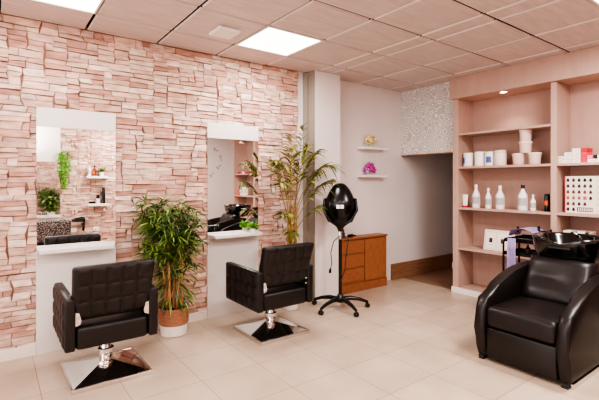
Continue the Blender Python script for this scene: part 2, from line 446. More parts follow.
def baseboard(name, x0, x1, y0, y1, h=0.085, m='white_trim'):
    obj(name, bx(x0, x1, y0, y1, 0, h, bev=.003), m, kind='structure')
baseboard('baseboard_left', XF, 0.277, YW - .028, YW - .001)
baseboard('baseboard_middle', 0.879, 1.740, YW - .028, YW - .001)
baseboard('baseboard_left_end', 2.338, 2.96, YW - .028, YW - .001)
baseboard('baseboard_opposite', XF, 0.6, YO + .001, YO + .028)
baseboard('baseboard_corridor', 4.52, 7.15, YW - .03, YW - .001, 0.222, 'brown_wood')

# ------------------------------------------------------------------ ceiling lights
def ceiling_light(i, j, label, watts):
    x0, x1, y0, y1 = XL[i], XL[i + 1], YL[j], YL[j + 1]
    cx, cy = (x0 + x1) / 2, (y0 + y1) / 2
    t = thing('ceiling_light', label, 'ceiling light', (cx, cy, H), 0, 'square light panels in the ceiling')
    hx, hy = (x1 - x0) / 2 - .004, (y1 - y0) / 2 - .004
    w = 0.014
    bm = bmesh.new()
    box(bm, -hx, hx, -hy, -hy + w, -.003, .03); box(bm, -hx, hx, hy - w, hy, -.003, .03)
    box(bm, -hx, -hx + w, -hy + w, hy - w, -.003, .03); box(bm, hx - w, hx, -hy + w, hy - w, -.003, .03)
    obj('frame', bm, 'white_trim', t)
    obj('diffuser', bx(-hx + w, hx - w, -hy + w, hy - w, .004, .02), 'diffuser', t)
    L = bpy.data.lights.new('panel_lamp', 'AREA'); L.shape = 'RECTANGLE'; L.size = 2 * hx - .06; L.size_y = 2 * hy - .06
    L.energy = watts; L.color = (1.0, 0.965, 0.935)
    lo = bpy.data.objects.new('panel_lamp', L); COL.objects.link(lo); lo.location = (cx, cy, H - .012)
WATTS = [9, 22, 55, 24, 4, 52, 10]
for (i, j), wt, lb in zip(LIGHTS, WATTS, ['bright square light panel in the ceiling above the left mirror', 'bright square light panel in the ceiling beside the white ceiling box',
                               'bright square light panel in the ceiling at the top right corner',
                               'square light panel in the ceiling behind the viewer', 'square light panel in the ceiling nearest the shop window',
                               'square light panel in the ceiling above the opposite wall', 'square light panel in the ceiling behind the viewer by the window']):
    ceiling_light(i, j, lb, wt)

t = thing('ceiling_speaker', 'small white square box fixed flat on a ceiling tile', 'ceiling box', (1.60, 3.24, H), 0)
obj('housing', bx(-.10, .10, -.11, .11, -.028, 0.0, bev=.01), 'white_plastic', t)
obj('grille', bx(-.075, .075, -.085, .085, -.034, -.0275, bev=.004), 'white_trim', t)

# ------------------------------------------------------------------ styling stations
def station(name_label, loc, rz, w=0.595, ptop=1.985, gtop=1.83, zl=0.85, hm='white_board'):
    t = thing('styling_station', name_label, 'styling station', loc, rz, 'mirror stations with white ledges')
    h = w / 2
    obj('header_panel', bx(-h, h, -.032, -.001, gtop, ptop, bev=.002), hm, t)
    obj('mirror', bx(-h + .002, h - .002, -.028, -.001, zl + .012, gtop), ['mirror'], t)
    obj('lower_panel', bx(-h, h, -.032, -.001, 0, zl - .026, bev=.002), 'white_board', t)
    bm = bmesh.new()
    prism(bm, [(-h, -.001), (h, -.001), (h - .012, -.06), (h - .045, -.19), (-h + .012, -.19)], 'z', zl - .026, zl)
    obj('ledge', bm, 'white_board', t)
    obj('back_strip', bx(-h, h, -.034, -.001, zl, zl + .012), 'white_board', t)
    return t
station('white panelled mirror station on the stone wall, farther left, facing the left salon chair', (0.577, YW, 0), 0)
station('white panelled mirror station beside the tall palm with a lime plant on its ledge', (2.038, YW, 0), 0)
station('white mirror station on the opposite wall, seen only in the left mirror', (0.75, YO, 0), PI, w=.55, ptop=2.42, gtop=1.76, zl=0.76, hm='white_plastic')

# ------------------------------------------------------------------ salon chairs
def salon_chair(label, loc, rz):
    t = thing('salon_chair', label, 'salon chair', loc, rz, 'black hydraulic salon chairs')
    # chrome plate: square pyramid
    bm = bmesh.new()
    s = .26
    q = [[(sx * r, sy * r - .035, z) for sx, sy in ((-1, -1), (1, -1), (1, 1), (-1, 1))] for r, z in ((s - .014, .006), (s - .014, .029), (.035, .09))]
    V = [[bm.verts.new(p) for p in ring] for ring in q]
    bm.faces.new(V[0]); bm.faces.new(V[-1])
    for a, b in zip(V, V[1:]):
        for k in range(4): bm.faces.new((a[k], a[(k + 1) % 4], b[(k + 1) % 4], b[k]))
    obj('base_plate', bm, 'chrome', t)
    bm = bmesh.new()
    for a, b, c_, d in ((-s, s, -s, -s + .016), (-s, s, s - .016, s), (-s, -s + .016, -s + .016, s - .016), (s - .016, s, -s + .016, s - .016)):
        box(bm, a, b, c_ - .035, d - .035, 0, .032, bev=.004)
    obj('base_rim', bm, 'steel', t)
    obj('column', lt([(.046, .075), (.046, .12), (.05, .125), (.05, .15), (.04, .155), (.036, .16), (.036, .285)], cy=-.035, n=28), 'chrome', t, smooth=True)
    obj('pump_collar', lt([(.056, .15), (.056, .175), (.047, .18), (.047, .15)], cy=-.035, n=28), 'steel', t, smooth=True)
    # seat
    bm = bmesh.new(); box(bm, -.232, .232, -.288, .30, .276, .428, bev=.028, seg=4)
    obj('seat', bm, 'leather', t, smooth=True)
    obj('seat_plate', bx(-.16, .16, -.13, .2, .262, .277), 'black_matte', t)
    # arms with quilted outer sides
    for s in (-1, 1):
        bm = bmesh.new()
        box(bm, min(s * .234, s * .296), max(s * .234, s * .296), -.30, .30, .28, .622, bev=.014, seg=3)
        tuft(bm, (s * .294, -.285, .295), (0, .57, 0), (0, 0, .312), (s, 0, 0), 5, 3, .014)
        obj('armrest', bm, 'leather', t, smooth='all' if False else True)
    # backrest leaning slightly back
    bm = bmesh.new()
    box(bm, -.245, .245, -.045, .045, 0, .375, bev=.022, seg=3)
    tuft(bm, (-.232, -.043, .015), (.464, 0, 0), (0, 0, .345), (0, -1, 0), 5, 3, .013)
    tuft(bm, (-.232, .043, .015), (.464, 0, 0), (0, 0, .345), (0, 1, 0), 5, 3, .013)
    for v in bm.verts:
        v.co.y -= 0.32 * v.co.z          # rake
        v.co.x *= 1 + .05 * v.co.z / .375
    obj('backrest', bm, 'leather', t, loc=(0, -.215, .462), smooth=True)
    for s in (-1, 1):
        bm = bmesh.new()
        prof = [(s * .233, .44), (s * .205, .45), (s * .199, .475), (s * .212, .525), (s * .233, .53)]
        prism(bm, prof, 'y', -.292, -.283)
        br = obj('bracket', bm, 'chrome', t)
        for z in (.465, .51):
            b2 = bmesh.new(); bmesh.ops.create_cone(b2, cap_ends=True, segments=12, radius1=.007, radius2=.006, depth=.006)
            bmesh.ops.rotate(b2, verts=b2.verts, matrix=Matrix.Rotation(PI / 2, 3, 'X'))
            obj('bolt', b2, 'steel', br, loc=(s * .219, -.295, z))
    return t
ch1 = salon_chair('black quilted salon chair facing the left mirror, nearest the left edge', (0.666, 3.32, 0), 0)
ch2 = dup(ch1, (2.075, 3.285, 0), 0, 'black quilted salon chair in front of the palm and right mirror')
ch3 = dup(ch1, (0.78, -0.42, 0), PI, 'black salon chair at the opposite wall, seen in the left mirror')
for c in ch3.children:
    if not c.name.startswith(('base', 'column', 'pump')): c.location.z -= .12
# speckled cape over the opposite chair
bm = bmesh.new()
tuft(bm, (-.27, -.07, .25), (.54, 0, 0), (0, .0, .34), (0, -1, 0), 3, 1, .02)
tuft(bm, (-.27, .07, .25), (.54, 0, 0), (0, .0, .34), (0, 1, 0), 3, 1, .02)
tuft(bm, (-.27, -.07, .59), (.54, 0, 0), (0, .14, 0), (0, 0, 1), 3, 1, .02)
for sx in (-.27, .27): tuft(bm, (sx, -.07, .25), (0, .14, 0), (0, 0, .34), (sx / .27, 0, 0), 1, 1, .01)
for v in bm.verts: v.co.y += .3 * (v.co.z - .25)
o = obj('hair_cape', bm, 'speckle', loc=(0.78, -0.17, 0.15), smooth='all')
tag(o, 'speckled grey cape draped over the chair back seen in the left mirror', 'cape')

# ------------------------------------------------------------------ plants
def bushy_plant():
    t = thing('potted_bamboo_palm', 'bushy green plant in a terracotta and white pot between the mirrors', 'potted plant', (1.331, 3.725, 0))
    p = obj('pot', lt([(.105, 0), (.116, .004), (.122, .10), (.116, .102)], n=36), 'white_plastic', t, smooth=True)
    bm = bmesh.new(); lathe(bm, [(.124, .098), (.130, .11), (.134, .225), (.140, .235), (.138, .25), (.124, .25), (.118, .205)], n=36, cap=False)
    obj('basket_rim', bm, 'terracotta', t, smooth=True)
    obj('soil', lt([(.05, .19), (.121, .20), (.1, .212), (.03, .22)], n=24), 'soil', t, smooth=True)
    rnd = random.Random(4)
    tips = []
    for k in range(7):
        a = 2 * PI * k / 7 + .3
        r0, r1 = rnd.uniform(.03, .075), rnd.uniform(.06, .13)
        z1 = rnd.uniform(.55, .95)
        pts = [Vector((r0 * math.cos(a) + (r1 - r0) * math.cos(a) * t + rnd.uniform(-.004, .004), r0 * math.sin(a) + (r1 - r0) * math.sin(a) * t, .2 + (z1 - .2) * t)) for t in (0, .2, .4, .6, .8, 1)]
        obj('stem', tb(pts, [.011, .010, .010, .009, .008, .006], 8), 'stem', t, smooth=True)
        tips.append(pts)
    bm = bmesh.new()
    # leafy shoots
    for k in range(200):
        z = rnd.triangular(.50, 1.235, 1.0)
        rmax = .155 if z < .6 else .25
        r = rmax * math.sqrt(rnd.random()); a = rnd.uniform(0, 2 * PI)
        base = Vector((r * math.cos(a) - .03, max(-.3, min(.14, r * math.sin(a))), z))
        nl = rnd.randint(8, 12)
        for q in range(nl):
            th = rnd.uniform(0, 2 * PI); el = rnd.uniform(-.2, .95)
            d = Vector((math.cos(th) * math.cos(el), math.sin(th) * math.cos(el), math.sin(el))) + Vector((math.cos(a), math.sin(a), 0)) * .6 * (r / rmax)
            L = rnd.uniform(.09, .17)
            if base.y + d.normalized().y * L > .19: d.y = -abs(d.y) * .3
            leaf(bm, base, d, L, rnd.uniform(.0045, .0085), rnd.uniform(.2, .8), mi=rnd.choice([0, 0, 0, 0, 1, 2, 2]), seg=3)
    # drooping lower leaves
    for k in range(170):
        z = rnd.uniform(.27, .58); a = rnd.uniform(-PI, PI); r = rnd.uniform(.05, .17)
        d = Vector((math.cos(a), math.sin(a), rnd.uniform(-.5, .4)))
        if math.sin(a) > .3: d.y *= .1
        leaf(bm, (r * math.cos(a), min(.12, r * math.sin(a)), z), d, rnd.uniform(.07, .13), rnd.uniform(.005, .009), rnd.uniform(.3, .9), mi=rnd.choice([0, 1, 2]), seg=3)
    for v in bm.verts: v.co.y = min(v.co.y, .185)
    obj('foliage', bm, ['leaf', 'leaf_light', 'leaf_dark'], t)
bushy_plant()

def palm():
    o0 = Vector((2.62, 3.70, 0))
    t = thing('areca_palm', 'tall feathery palm behind the chair, in front of the white column', 'potted palm', o0)
    obj('pot', lt([(.075, 0), (.08, .004), (.105, .25), (.11, .26), (.10, .26), (.095, .22)], n=32, cap=False), 'white_plastic', t, smooth=True)
    obj('soil', lt([(.03, .2), (.093, .21), (.07, .225), (.02, .23)], n=24), 'soil', t, smooth=True)
    for (dx, dy, z1, lean) in ((0, 0, 1.05, .0), (.035, -.03, .98, .02), (-.03, -.02, .95, -.02), (.05, .03, .9, .05)):
        obj('stem', tb([(dx, dy, .21), (dx + lean * .3, dy, .5), (dx + lean * .7, dy, .8), (dx + lean, dy, z1)], [.018, .015, .013, .008], 8), 'palm_stem', t, smooth=True)
    rnd = random.Random(12)
    FR = [  # base, control, tip (relative), leaflet length
        ((.00, 0, 1.00), (.02, .02, 1.62), (-.02, -.05, 1.90), .20),
        ((.02, 0, 1.00), (.16, -.02, 1.62), (.32, -.10, 1.74), .27),
        ((.03, 0, .95), (.20, -.08, 1.62), (.46, -.18, 1.56), .28),
        ((.00, 0, .95), (-.12, -.10, 1.56), (-.27, -.12, 1.60), .20),
        ((-.02, 0, .92), (-.14, -.12, 1.40), (-.25, -.16, 1.37), .20),
        ((.03, -.02, .90), (.20, -.14, 1.36), (.38, -.22, 1.40), .26),
        ((-.02, -.02, .82), (-.10, -.14, 1.08), (-.24, -.18, 1.06), .17),
        ((.02, -.02, .80), (.14, -.14, 1.12), (.32, -.24, 1.14), .18),
        ((.00, -.02, .70), (-.06, -.12, .90), (-.16, -.2, .86), .14),
        ((.04, .0, .80), (.12, .02, 1.75), (.16, -.04, 2.02), .14),
        ((-.02, 0, .95), (-.22, .02, 1.60), (-.22, -.04, 1.58), .20),
        ((.02, 0, .95), (.10, -.04, 1.60), (.14, -.12, 1.76), .26),
        ((.00, 0, .95), (-.04, -.08, 1.50), (-.12, -.14, 1.72), .24),
        ((.03, 0, .90), (.16, -.08, 1.40), (.26, -.16, 1.50), .26),
    ]
    for (b, c, e, ll) in FR:
        b, c, e = Vector(b), Vector(c), Vector(e)
        bm = bmesh.new()
        P = lambda s: b * (1 - s) ** 2 + c * 2 * s * (1 - s) + e * s * s
        n = 14
        tube(bm, [P(i / n) for i in range(n + 1)], [.006 - .0045 * i / n for i in range(n + 1)], 5, mi=2)
        m = 19
        for i in range(m):
            s = .36 + .64 * (i + .5) / m
            p = P(s); d = (P(min(1, s + .02)) - P(s - .02)).normalized()
            sd = d.cross(Vector((0, 0, 1))).normalized() if abs(d.z) < .97 else Vector((1, 0, 0))
            for sg in (-1, 1):
                dd = d * rnd.uniform(.7, 1.0) + sd * sg * rnd.uniform(.7, 1.0) + Vector((0, 0, rnd.uniform(-.2, .35)))
                L = ll * (1 - .45 * abs(2 * ((i + .5) / m) - .9)) * rnd.uniform(.95, 1.3)
                q = p + dd.normalized() * L
                if q.y > .2: dd.y = -abs(dd.y) * .2
                leaf(bm, p, dd, L, rnd.uniform(.0075, .011), rnd.uniform(.25, .8), mi=rnd.choice([0, 0, 0, 1]), seg=4)
        for v in bm.verts:
            if v.co.x + o0.x > 2.95: v.co.y = min(v.co.y, .03)
            v.co.y = min(v.co.y, .20)
        obj('frond', bm, ['palm_leaf', 'palm_leaf_light', 'palm_stem'], t)
palm()

def small_plant(name, label, loc, r, h, nleaf, leafmat, seed, potmat='white_plastic', pr=.03, ph=.04, parent=None):
    rnd = random.Random(seed)
    t = thing(name, label, 'potted plant', loc)
    obj('pot', lt([(pr * .75, 0), (pr, ph), (pr * .9, ph), (pr * .85, ph - .006)], n=20), potmat, t, smooth=True)
    bm = bmesh.new()
    for k in range(nleaf):
        a = rnd.uniform(0, 2 * PI); rr = rnd.uniform(0, r * .55); z = ph + rnd.uniform(0, h * .7)
        d = Vector((math.cos(a), math.sin(a), rnd.uniform(.1, 1.4)))
        leaf(bm, (rr * math.cos(a) * (z / (ph + h)), rr * math.sin(a) * (z / (ph + h)), z), d, rnd.uniform(.4, .75) * r, r * rnd.uniform(.07, .13), rnd.uniform(.2, .8), mi=0, seg=3)
    obj('foliage', bm, leafmat, t)
    return t
small_plant('ledge_plant', 'small lime green leafy plant on the white ledge under the right mirror', (2.215, YW - .115, .85), .095, .075, 120, 'lime_leaf', 3)
small_plant('ledge_plant', 'dark green bushy plant on the opposite ledge, seen in the left mirror', (0.87, YO + .13, .76), .17, .34, 330, 'leaf', 5, pr=.06, ph=.08)

# ------------------------------------------------------------------ hood dryer
def hood_dryer():
    t = thing('hood_dryer', 'black standing hood hair dryer on a five wheeled base beside the cabinet', 'hair dryer', (3.05, 3.37, 0))
    fa = math.atan2(-.6, -.8)   # unused heading, the hood turns towards the chair row
    obj('pole', lt([(.019, .10), (.019, .86)], n=18), 'black_plastic', t, smooth=True)
    obj('sleeve', lt([(.024, .76), (.024, .84), (.020, .85)], n=18), 'steel', t, smooth=True)
    obj('hub', lt([(.045, .075), (.05, .085), (.05, .12), (.03, .15), (.024, .16)], n=24), 'black_plastic', t, smooth=True)
    for k in range(5):
        a = 2 * PI * k / 5 + math.radians(-100)
        c, s = math.cos(a), math.sin(a)
        L = .31
        lg = obj('leg', tb([(c * .03, s * .03, .105), (c * .12, s * .12, .112), (c * .22, s * .22, .095), (c * L, s * L, .062)], [.026, .024, .019, .015], 10), 'black_plastic', t, smooth=True)
        bm = bmesh.new()
        tube(bm, [(c * L, s * L, .068), (c * L, s * L, .04)], .009, 8)
        for sg in (-1, 1):
            ox, oy = -s * .011 * sg, c * .011 * sg
            tube(bm, [(c * L + ox * .3, s * L + oy * .3, .024), (c * L + ox * 1.7, s * L + oy * 1.7, .024)], .024, 14)
        obj('caster', bm, 'black_matte', lg, smooth=True)
    # hood: egg shaped shell, back to the viewer
    bm = bmesh.new()
    prof = []
    for i in range(19):
        th = PI * i / 18
        z = -math.cos(th)
        r = math.sin(th) ** .8
        r *= (1.0 - .30 * max(0, z)) * (1 - .10 * max(0, -z))
        prof.append((max(.001, r), z))
    lathe(bm, [(r * .168, z * .225) for r, z in prof], n=36, sy=1.0)
    M['black_shell'] = mat('black_shell', srgb(10, 9, 9), 0.27, var=0.05)
    hood = obj('hood', bm, 'black_shell', t, loc=(0, 0, 1.148), smooth='all')
    a = math.atan2(-3.37, -3.05)   # towards the viewer's side
    c, s = math.cos(a), math.sin(a); px, py = -s, c
    # visor skirt: lower outer shell, open at the far side
    bm = bmesh.new()
    lathe(bm, [(.130, -.19), (.158, -.13), (.176, -.03), (.178, .06), (.170, .075), (.168, -.03), (.150, -.13), (.122, -.185)], n=36, cap=False)
    dele = [f for f in bm.faces if (lambda m: (math.cos(math.atan2(m.y, m.x) - a) > .25))(f.calc_center_median())]
    bmesh.ops.delete(bm, geom=dele, context='FACES')
    obj('visor', bm, 'black_plastic', t, loc=(0, 0, 1.13), smooth=True)
    for sg in (-1, 1):
        obj('yoke_arm', tb([(px * .165 * sg + c * .02, py * .165 * sg + s * .02, 1.20), (px * .18 * sg + c * .05, py * .18 * sg + s * .05, 1.08), (px * .12 * sg + c * .08, py * .12 * sg + s * .08, .975), (px * .03 * sg + c * .03, py * .03 * sg + s * .03, .91)], [.016, .015, .015, .018], 10), 'black_plastic', t, smooth=True)
    obj('neck', lt([(.02, .83), (.026, .86), (.05, .90), (.10, .955), (.12, .985), (.08, 1.0)], n=24), 'black_plastic', t, smooth=True)
    # control panel: two pale buttons on the back
    for sg in (-.55, .55):
        bm = bmesh.new(); box(bm, -.004, .004, -.018, .018, -.020, .020, bev=.002)
        obj('control_label', bm, 'white_plastic', t, loc=(c * .167 + px * .040 * sg, s * .167 + py * .036 * sg, 1.122), rot=(0, 0, a))
    bm = bmesh.new()
    tube(bm, [(c * .02, s * .02, .84), (c * .06 + px * .09, s * .06 + py * .09, .76), (c * .05 + px * .06, s * .05 + py * .06, .55), (c * .03 + px * .05, s * .03 + py * .05, .42), (c * .024, s * .024, .3)], .005, 6)
    tube(bm, [(c * .02, s * .02, .80), (c * .05 - px * .07, s * .05 - py * .07, .74), (c * .05 - px * .10, s * .05 - py * .10, .62), (c * .05 - px * .09, s * .05 - py * .09, .50), (c * .05 - px * .105, s * .05 - py * .105, .44)], .005, 6)
    cb = obj('cable', bm, 'black_matte', t, smooth=True)
    obj('plug', tb([(c * .05 - px * .105, s * .05 - py * .105, .445), (c * .05 - px * .11, s * .05 - py * .11, .40)], [.012, .016], 10), 'black_plastic', cb)
hood_dryer()

# ------------------------------------------------------------------ wooden cabinet
def cabinet():
    x0, x1, yf, yb, zt = 3.40, 4.25, 3.765, 3.932, .685
    t = thing('wooden_cabinet', 'low orange wood cabinet with three drawers and a door', 'cabinet', (x0, yf, 0))
    w, d = x1 - x0, yb - yf
    bm = bmesh.new(); box(bm, 0, w, .012, d, .09, zt - .022); box(bm, .005, w - .005, .004, d, 0, .09)
    obj('carcass', bm, 'orange_wood', t)
    obj('top', bx(-.004, w + .008, -.012, d, zt - .022, zt, bev=.005), 'orange_wood', t)
    dw = w * .505
    for k in range(3):
        z1 = zt - .035 - k * .178; z0 = z1 - .163
        obj('drawer', bx(.012, dw - .006, -.002, .013, z0, z1, bev=.006), 'orange_wood', t)
    obj('door', bx(dw + .006, w - .01, -.002, .013, .115, zt - .035, bev=.006), 'orange_wood_v', t)
    obj('plinth_board', bx(.0, w, -.004, .012, 0.0, .105, bev=.003), 'orange_wood', t)
cabinet()
bm = bmesh.new(); box(bm, 4.262, 4.335, 3.85, 3.90, 0, .655, bev=.003)
for v in bm.verts: v.co.x += .012 * math.sin(v.co.z * 14)
tag(obj('wooden_batten', bm, 'pale_wood'), 'pale upright wooden batten at the right end of the orange cabinet', 'batten')
# little things on the cabinet
t = thing('figurine', 'small dark figurine standing on the orange cabinet behind the dryer pole', 'figurine', (3.53, 3.85, .685))
obj('body', lt([(.03, 0), (.034, .01), (.024, .03), (.028, .055), (.016, .075)], n=16), 'ink', t, smooth=True)
obj('head', lt([(.004, .07), (.02, .082), (.022, .097), (.004, .115)], n=16), 'amber', t, smooth=True)
t = thing('hand_dryer', 'dark handheld tool lying flat on the orange cabinet', 'hair tool', (3.66, 3.84, .685), .3)
obj('body', tb([(-.06, 0, .018), (.04, 0, .018)], [.02, .017], 12), 'black_matte', t, smooth=True)
obj('handle', tb([(.03, 0, .016), (.10, -.01, .010)], [.012, .009], 10), 'black_matte', t, smooth=True)
tag(obj('door_stop', bx(5.90, 5.98, 3.80, 3.87, 0, .10, bev=.008), 'white_trim'), 'small white block on the corridor floor by the brown board', 'block')

# floating shelves with flowers
def floating_shelf(label, x0, x1, z, bh):
    t = thing('floating_shelf', label, 'wall shelf', ((x0 + x1) / 2, YW, z), 0, 'white floating shelves on the plain wall')
    h = (x1 - x0) / 2
    obj('ledge', bx(-h, h, -.13, -.001, -.03, 0, bev=.004), 'white_plastic', t)
    obj('back_plate', bx(-h * .72, h * .5, -.012, -.001, 0, bh, bev=.003), 'white_board', t)
floating_shelf('upper white floating shelf holding the yellow flowers', 3.87, 4.34, 1.845, .18)
floating_shelf('lower white floating shelf holding the magenta flowers', 3.86, 4.33, 1.475, .30)
def flowers(label, loc, m, seed):
    rnd = random.Random(seed)
    t = thing('flower_arrangement', label, 'flowers', loc)
    obj('dish', lt([(.04, 0), (.06, .012), (.055, .014), (.035, .006)], n=20), 'white_plastic', t, smooth=True)
    bm = bmesh.new()
    for k in range(70):
        th = rnd.uniform(0, 2 * PI); el = rnd.uniform(0, PI / 2)
        p = Vector((.092 * math.cos(th) * math.cos(el), .05 * math.sin(th) * math.cos(el), .035 + .125 * math.sin(el)))
        mi = rnd.choice([0, 0, 0, 1])
        r_ = bmesh.ops.create_icosphere(bm, subdivisions=1, radius=rnd.uniform(.013, .021))
        for v in r_['verts']: v.co = v.co * rnd.uniform(.8, 1.2) + p
        for f in {f for v in r_['verts'] for f in v.link_faces}: f.material_index = mi
    for v in bm.verts: v.co.y = min(v.co.y, .052)
    obj('blossoms', bm, [m, 'carton'] if m == 'yellow' else [m, 'purple'], t)
flowers('round cluster of yellow flowers on the upper white wall shelf', (4.055, YW - .068, 1.845), 'yellow', 1)
flowers('round cluster of magenta flowers on the lower white wall shelf', (4.035, YW - .068, 1.475), 'magenta', 2)

# ------------------------------------------------------------------ shelving unit
XA, XB = 4.664, XS - .002     # front and back of the shelving
YT, YB = 3.046, YO + .002
DIV = [1.878, 0.83, -0.175]
SH = [1.575, 1.067, 0.567]
def shelving():
    t = thing('shelving_unit', 'large built-in salmon wood shelving unit along the right wall', 'shelving', (XA, 0, 0))
    D = XB - XA
    obj('back_panel', bx(D - .02, D, YB + .03, YT - .07, .07, 2.42), 'shelf_back', t)
    obj('side_panel', bx(0, D, YT - .075, YT, 0, 2.419, bev=.003), 'shelf_wood', t)
    obj('side_panel', bx(0, D, YB, YB + .04, 0, 2.419, bev=.003), 'shelf_wood', t)
    for y in DIV: obj('divider', bx(0, D - .021, y - .0275, y + .0275, .07, 2.418, bev=.003), 'shelf_wood', t)
    edges = [YT - .075] + [v for y in DIV for v in (y + .0275, y - .0275)] + [YB + .04]
    for k in range(4):
        a, b = edges[2 * k + 1], edges[2 * k]
        for z in SH + ([1.99] if k == 0 else []):
            obj('shelf', bx(.004, D - .021, a, b, z - .026, z, bev=.002), 'shelf_wood', t)
    obj('soffit', bx(-.04, D, YB, YT + .02, 2.42, H - .001, bev=.002), 'shelf_wood', t)
    obj('bottom_board', bx(.002, D - .021, YB + .04, YT - .075, .055, .07), 'shelf_wood', t)
    obj('plinth', bx(-.014, D, YB, YT + .012, 0, .068, bev=.003), 'white_trim', t)
shelving()
t = thing('downlight', 'small bright recessed spotlight under the shelving soffit', 'downlight', (4.72, 2.43, 2.42))
bm = bmesh.new(); lathe(bm, [(.045, 0), (.045, -.006), (.034, -.006), (.030, -.001)], n=24, cap=False)
obj('ring', bm, 'white_trim', t, smooth=True)
obj('lens', lt([(.030, -.001), (.028, -.005)], n=24), 'led', t)

XI = XA + .11     # row of goods on the shelves
def jar(label, y, z, r, h, m, print_mat=None, a0=0, a1=0, group=None, kind='product_jar', cat='jar'):
    t = thing(kind, label, cat, (XI, y, z), 0, group)
    obj('body', lt([(r * .94, 0), (r, .008), (r, h * .78), (r * .9, h * .83)], n=28), m, t, smooth=True)
    obj('lid', lt([(r * .98, h * .80), (r * .98, h * .97), (r * .93, h)], n=28), m if m != 'cream_plastic' else 'blush_plastic', t, smooth=True)
    if print_mat:
        bm = bmesh.new(); n = 8
        ring = [[bm.verts.new(((r + .001) * math.cos(a0 + (a1 - a0) * i / n), (r + .001) * math.sin(a0 + (a1 - a0) * i / n), zz)) for i in range(n + 1)] for zz in (h * .22, h * .66)]
        for i in range(n): bm.faces.new((ring[0][i], ring[0][i + 1], ring[1][i + 1], ring[1][i]))
        obj('label', bm, print_mat, t)
    return t
G = 'white product jars on the upper shelf'
jar('white jar with a blue label edge, first from the left on the upper shelf', 2.895, SH[0], .062, .168, 'white_plastic', 'blue_print', 2.0, 2.9, G)
jar('plain white jar on the upper shelf between the two blue labelled jars', 2.748, SH[0], .061, .175, 'white_plastic', 'grey_print', 2.1, 2.6, G)
jar('white jar with a blue label facing out, third on the upper shelf', 2.622, SH[0], .057, .168, 'white_plastic', 'blue_print', 2.9, 3.9, G)
jar('larger cream jar with a wide lid, right of the blue labelled jars', 2.494, SH[0], .066, .178, 'cream_plastic', None, 0, 0, G)
def tub(label, y, z, x=XI):
    t = thing('plastic_tub', label, 'tub', (x, y, z), 0, 'pale tubs on the upper shelf')
    obj('body', lt([(.052, 0), (.056, .004), (.062, .112)], n=28), 'blush_plastic', t, smooth=True)
    obj('lid', lt([(.067, .108), (.068, .118), (.068, .126), (.062, .130)], n=28), 'cream_plastic', t, smooth=True)
tub('pale tub, lower left of the four stacked pale tubs', 2.285, SH[0])
tub('pale tub, lower right of the four stacked pale tubs', 2.11, SH[0])
tub('pale tub resting across the two lower tubs', 2.208, SH[0] + .130)
tub('pale tub at the very top of the tub stack', 2.208, SH[0] + .260)

def bottle(label, y, r, h, cap='white_plastic', body='white_plastic', lab='grey_print', z=SH[1], x=XI, kind='bottle', group='hair product bottles on the middle shelf'):
    t = thing(kind, label, 'bottle', (x, y, z), 0, group)
    obj('body', lt([(r * .93, 0), (r, .006), (r, h * .52), (r * .93, h * .60), (r * .55, h * .72), (r * .36, h * .80), (r * .34, h * .86)], n=24), body, t, smooth=True)
    obj('cap', lt([(r * .40, h * .85), (r * .40, h * .97), (r * .33, h)], n=20), cap, t, smooth=True)
    bm = bmesh.new(); n = 14; a0, a1 = PI - 1.35, PI + 1.35
    ring = [[bm.verts.new(((r + .0008) * math.cos(a0 + (a1 - a0) * i / n), (r + .0008) * math.sin(a0 + (a1 - a0) * i / n), zz)) for i in range(n + 1)] for zz in (h * .18, h * .48)]
    for i in range(n): bm.faces.new((ring[0][i], ring[0][i + 1], ring[1][i + 1], ring[1][i]))
    obj('label', bm, lab, t)
    return t
t = thing('cream_tube', 'small white squeeze tube standing on its red cap at the shelf left end', 'tube', (XI - .02, 2.93, SH[1]), 0)
obj('cap', lt([(.026, 0), (.028, .02), (.026, .024)], n=20), 'red_dark', t, smooth=True)
bm = bmesh.new(); R = lathe(bm, [(.028, .023), (.032, .05), (.036, .10), (.040, .16)], n=24)
for v in bm.verts:
    k = max(0, (v.co.z - .03) / .13); v.co.x *= 1 - .85 * k
obj('body', bm, 'white_plastic', t, smooth=True)
bottle('tall white bottle, next to the small squeeze tube', 2.795, .044, .285)
bottle('slim white bottle, the narrowest of the three together', 2.64, .034, .245)
bottle('tall white bottle with a broad base, third bottle from the left', 2.497, .047, .275)
bottle('tall white bottle with a black cap', 2.238, .049, .285, cap='black_plastic')
bottle('smallest white bottle, between the black capped bottle and the black can', 2.128, .027, .178)
t = thing('spray_can', 'slim black can with an orange flame mark by the shelf divider', 'can', (XI, 1.985, SH[1]), 0)
obj('body', lt([(.028, 0), (.029, .004), (.029, .165), (.025, .17)], n=20), 'black_plastic', t, smooth=True)
obj('cap', lt([(.025, .168), (.025, .188)], n=20), 'black_matte', t, smooth=True)
bm = bmesh.new(); n = 6
ring = [[bm.verts.new((.0298 * math.cos(a), .0298 * math.sin(a), zz + (.012 if i % 2 else 0))) for i, a in enumerate([PI - .6 + 1.3 * k / n for k in range(n + 1)])] for zz in (.06, .11)]
for i in range(n): bm.faces.new((ring[0][i], ring[0][i + 1], ring[1][i + 1], ring[1][i]))
obj('mark', bm, 'orange', t)

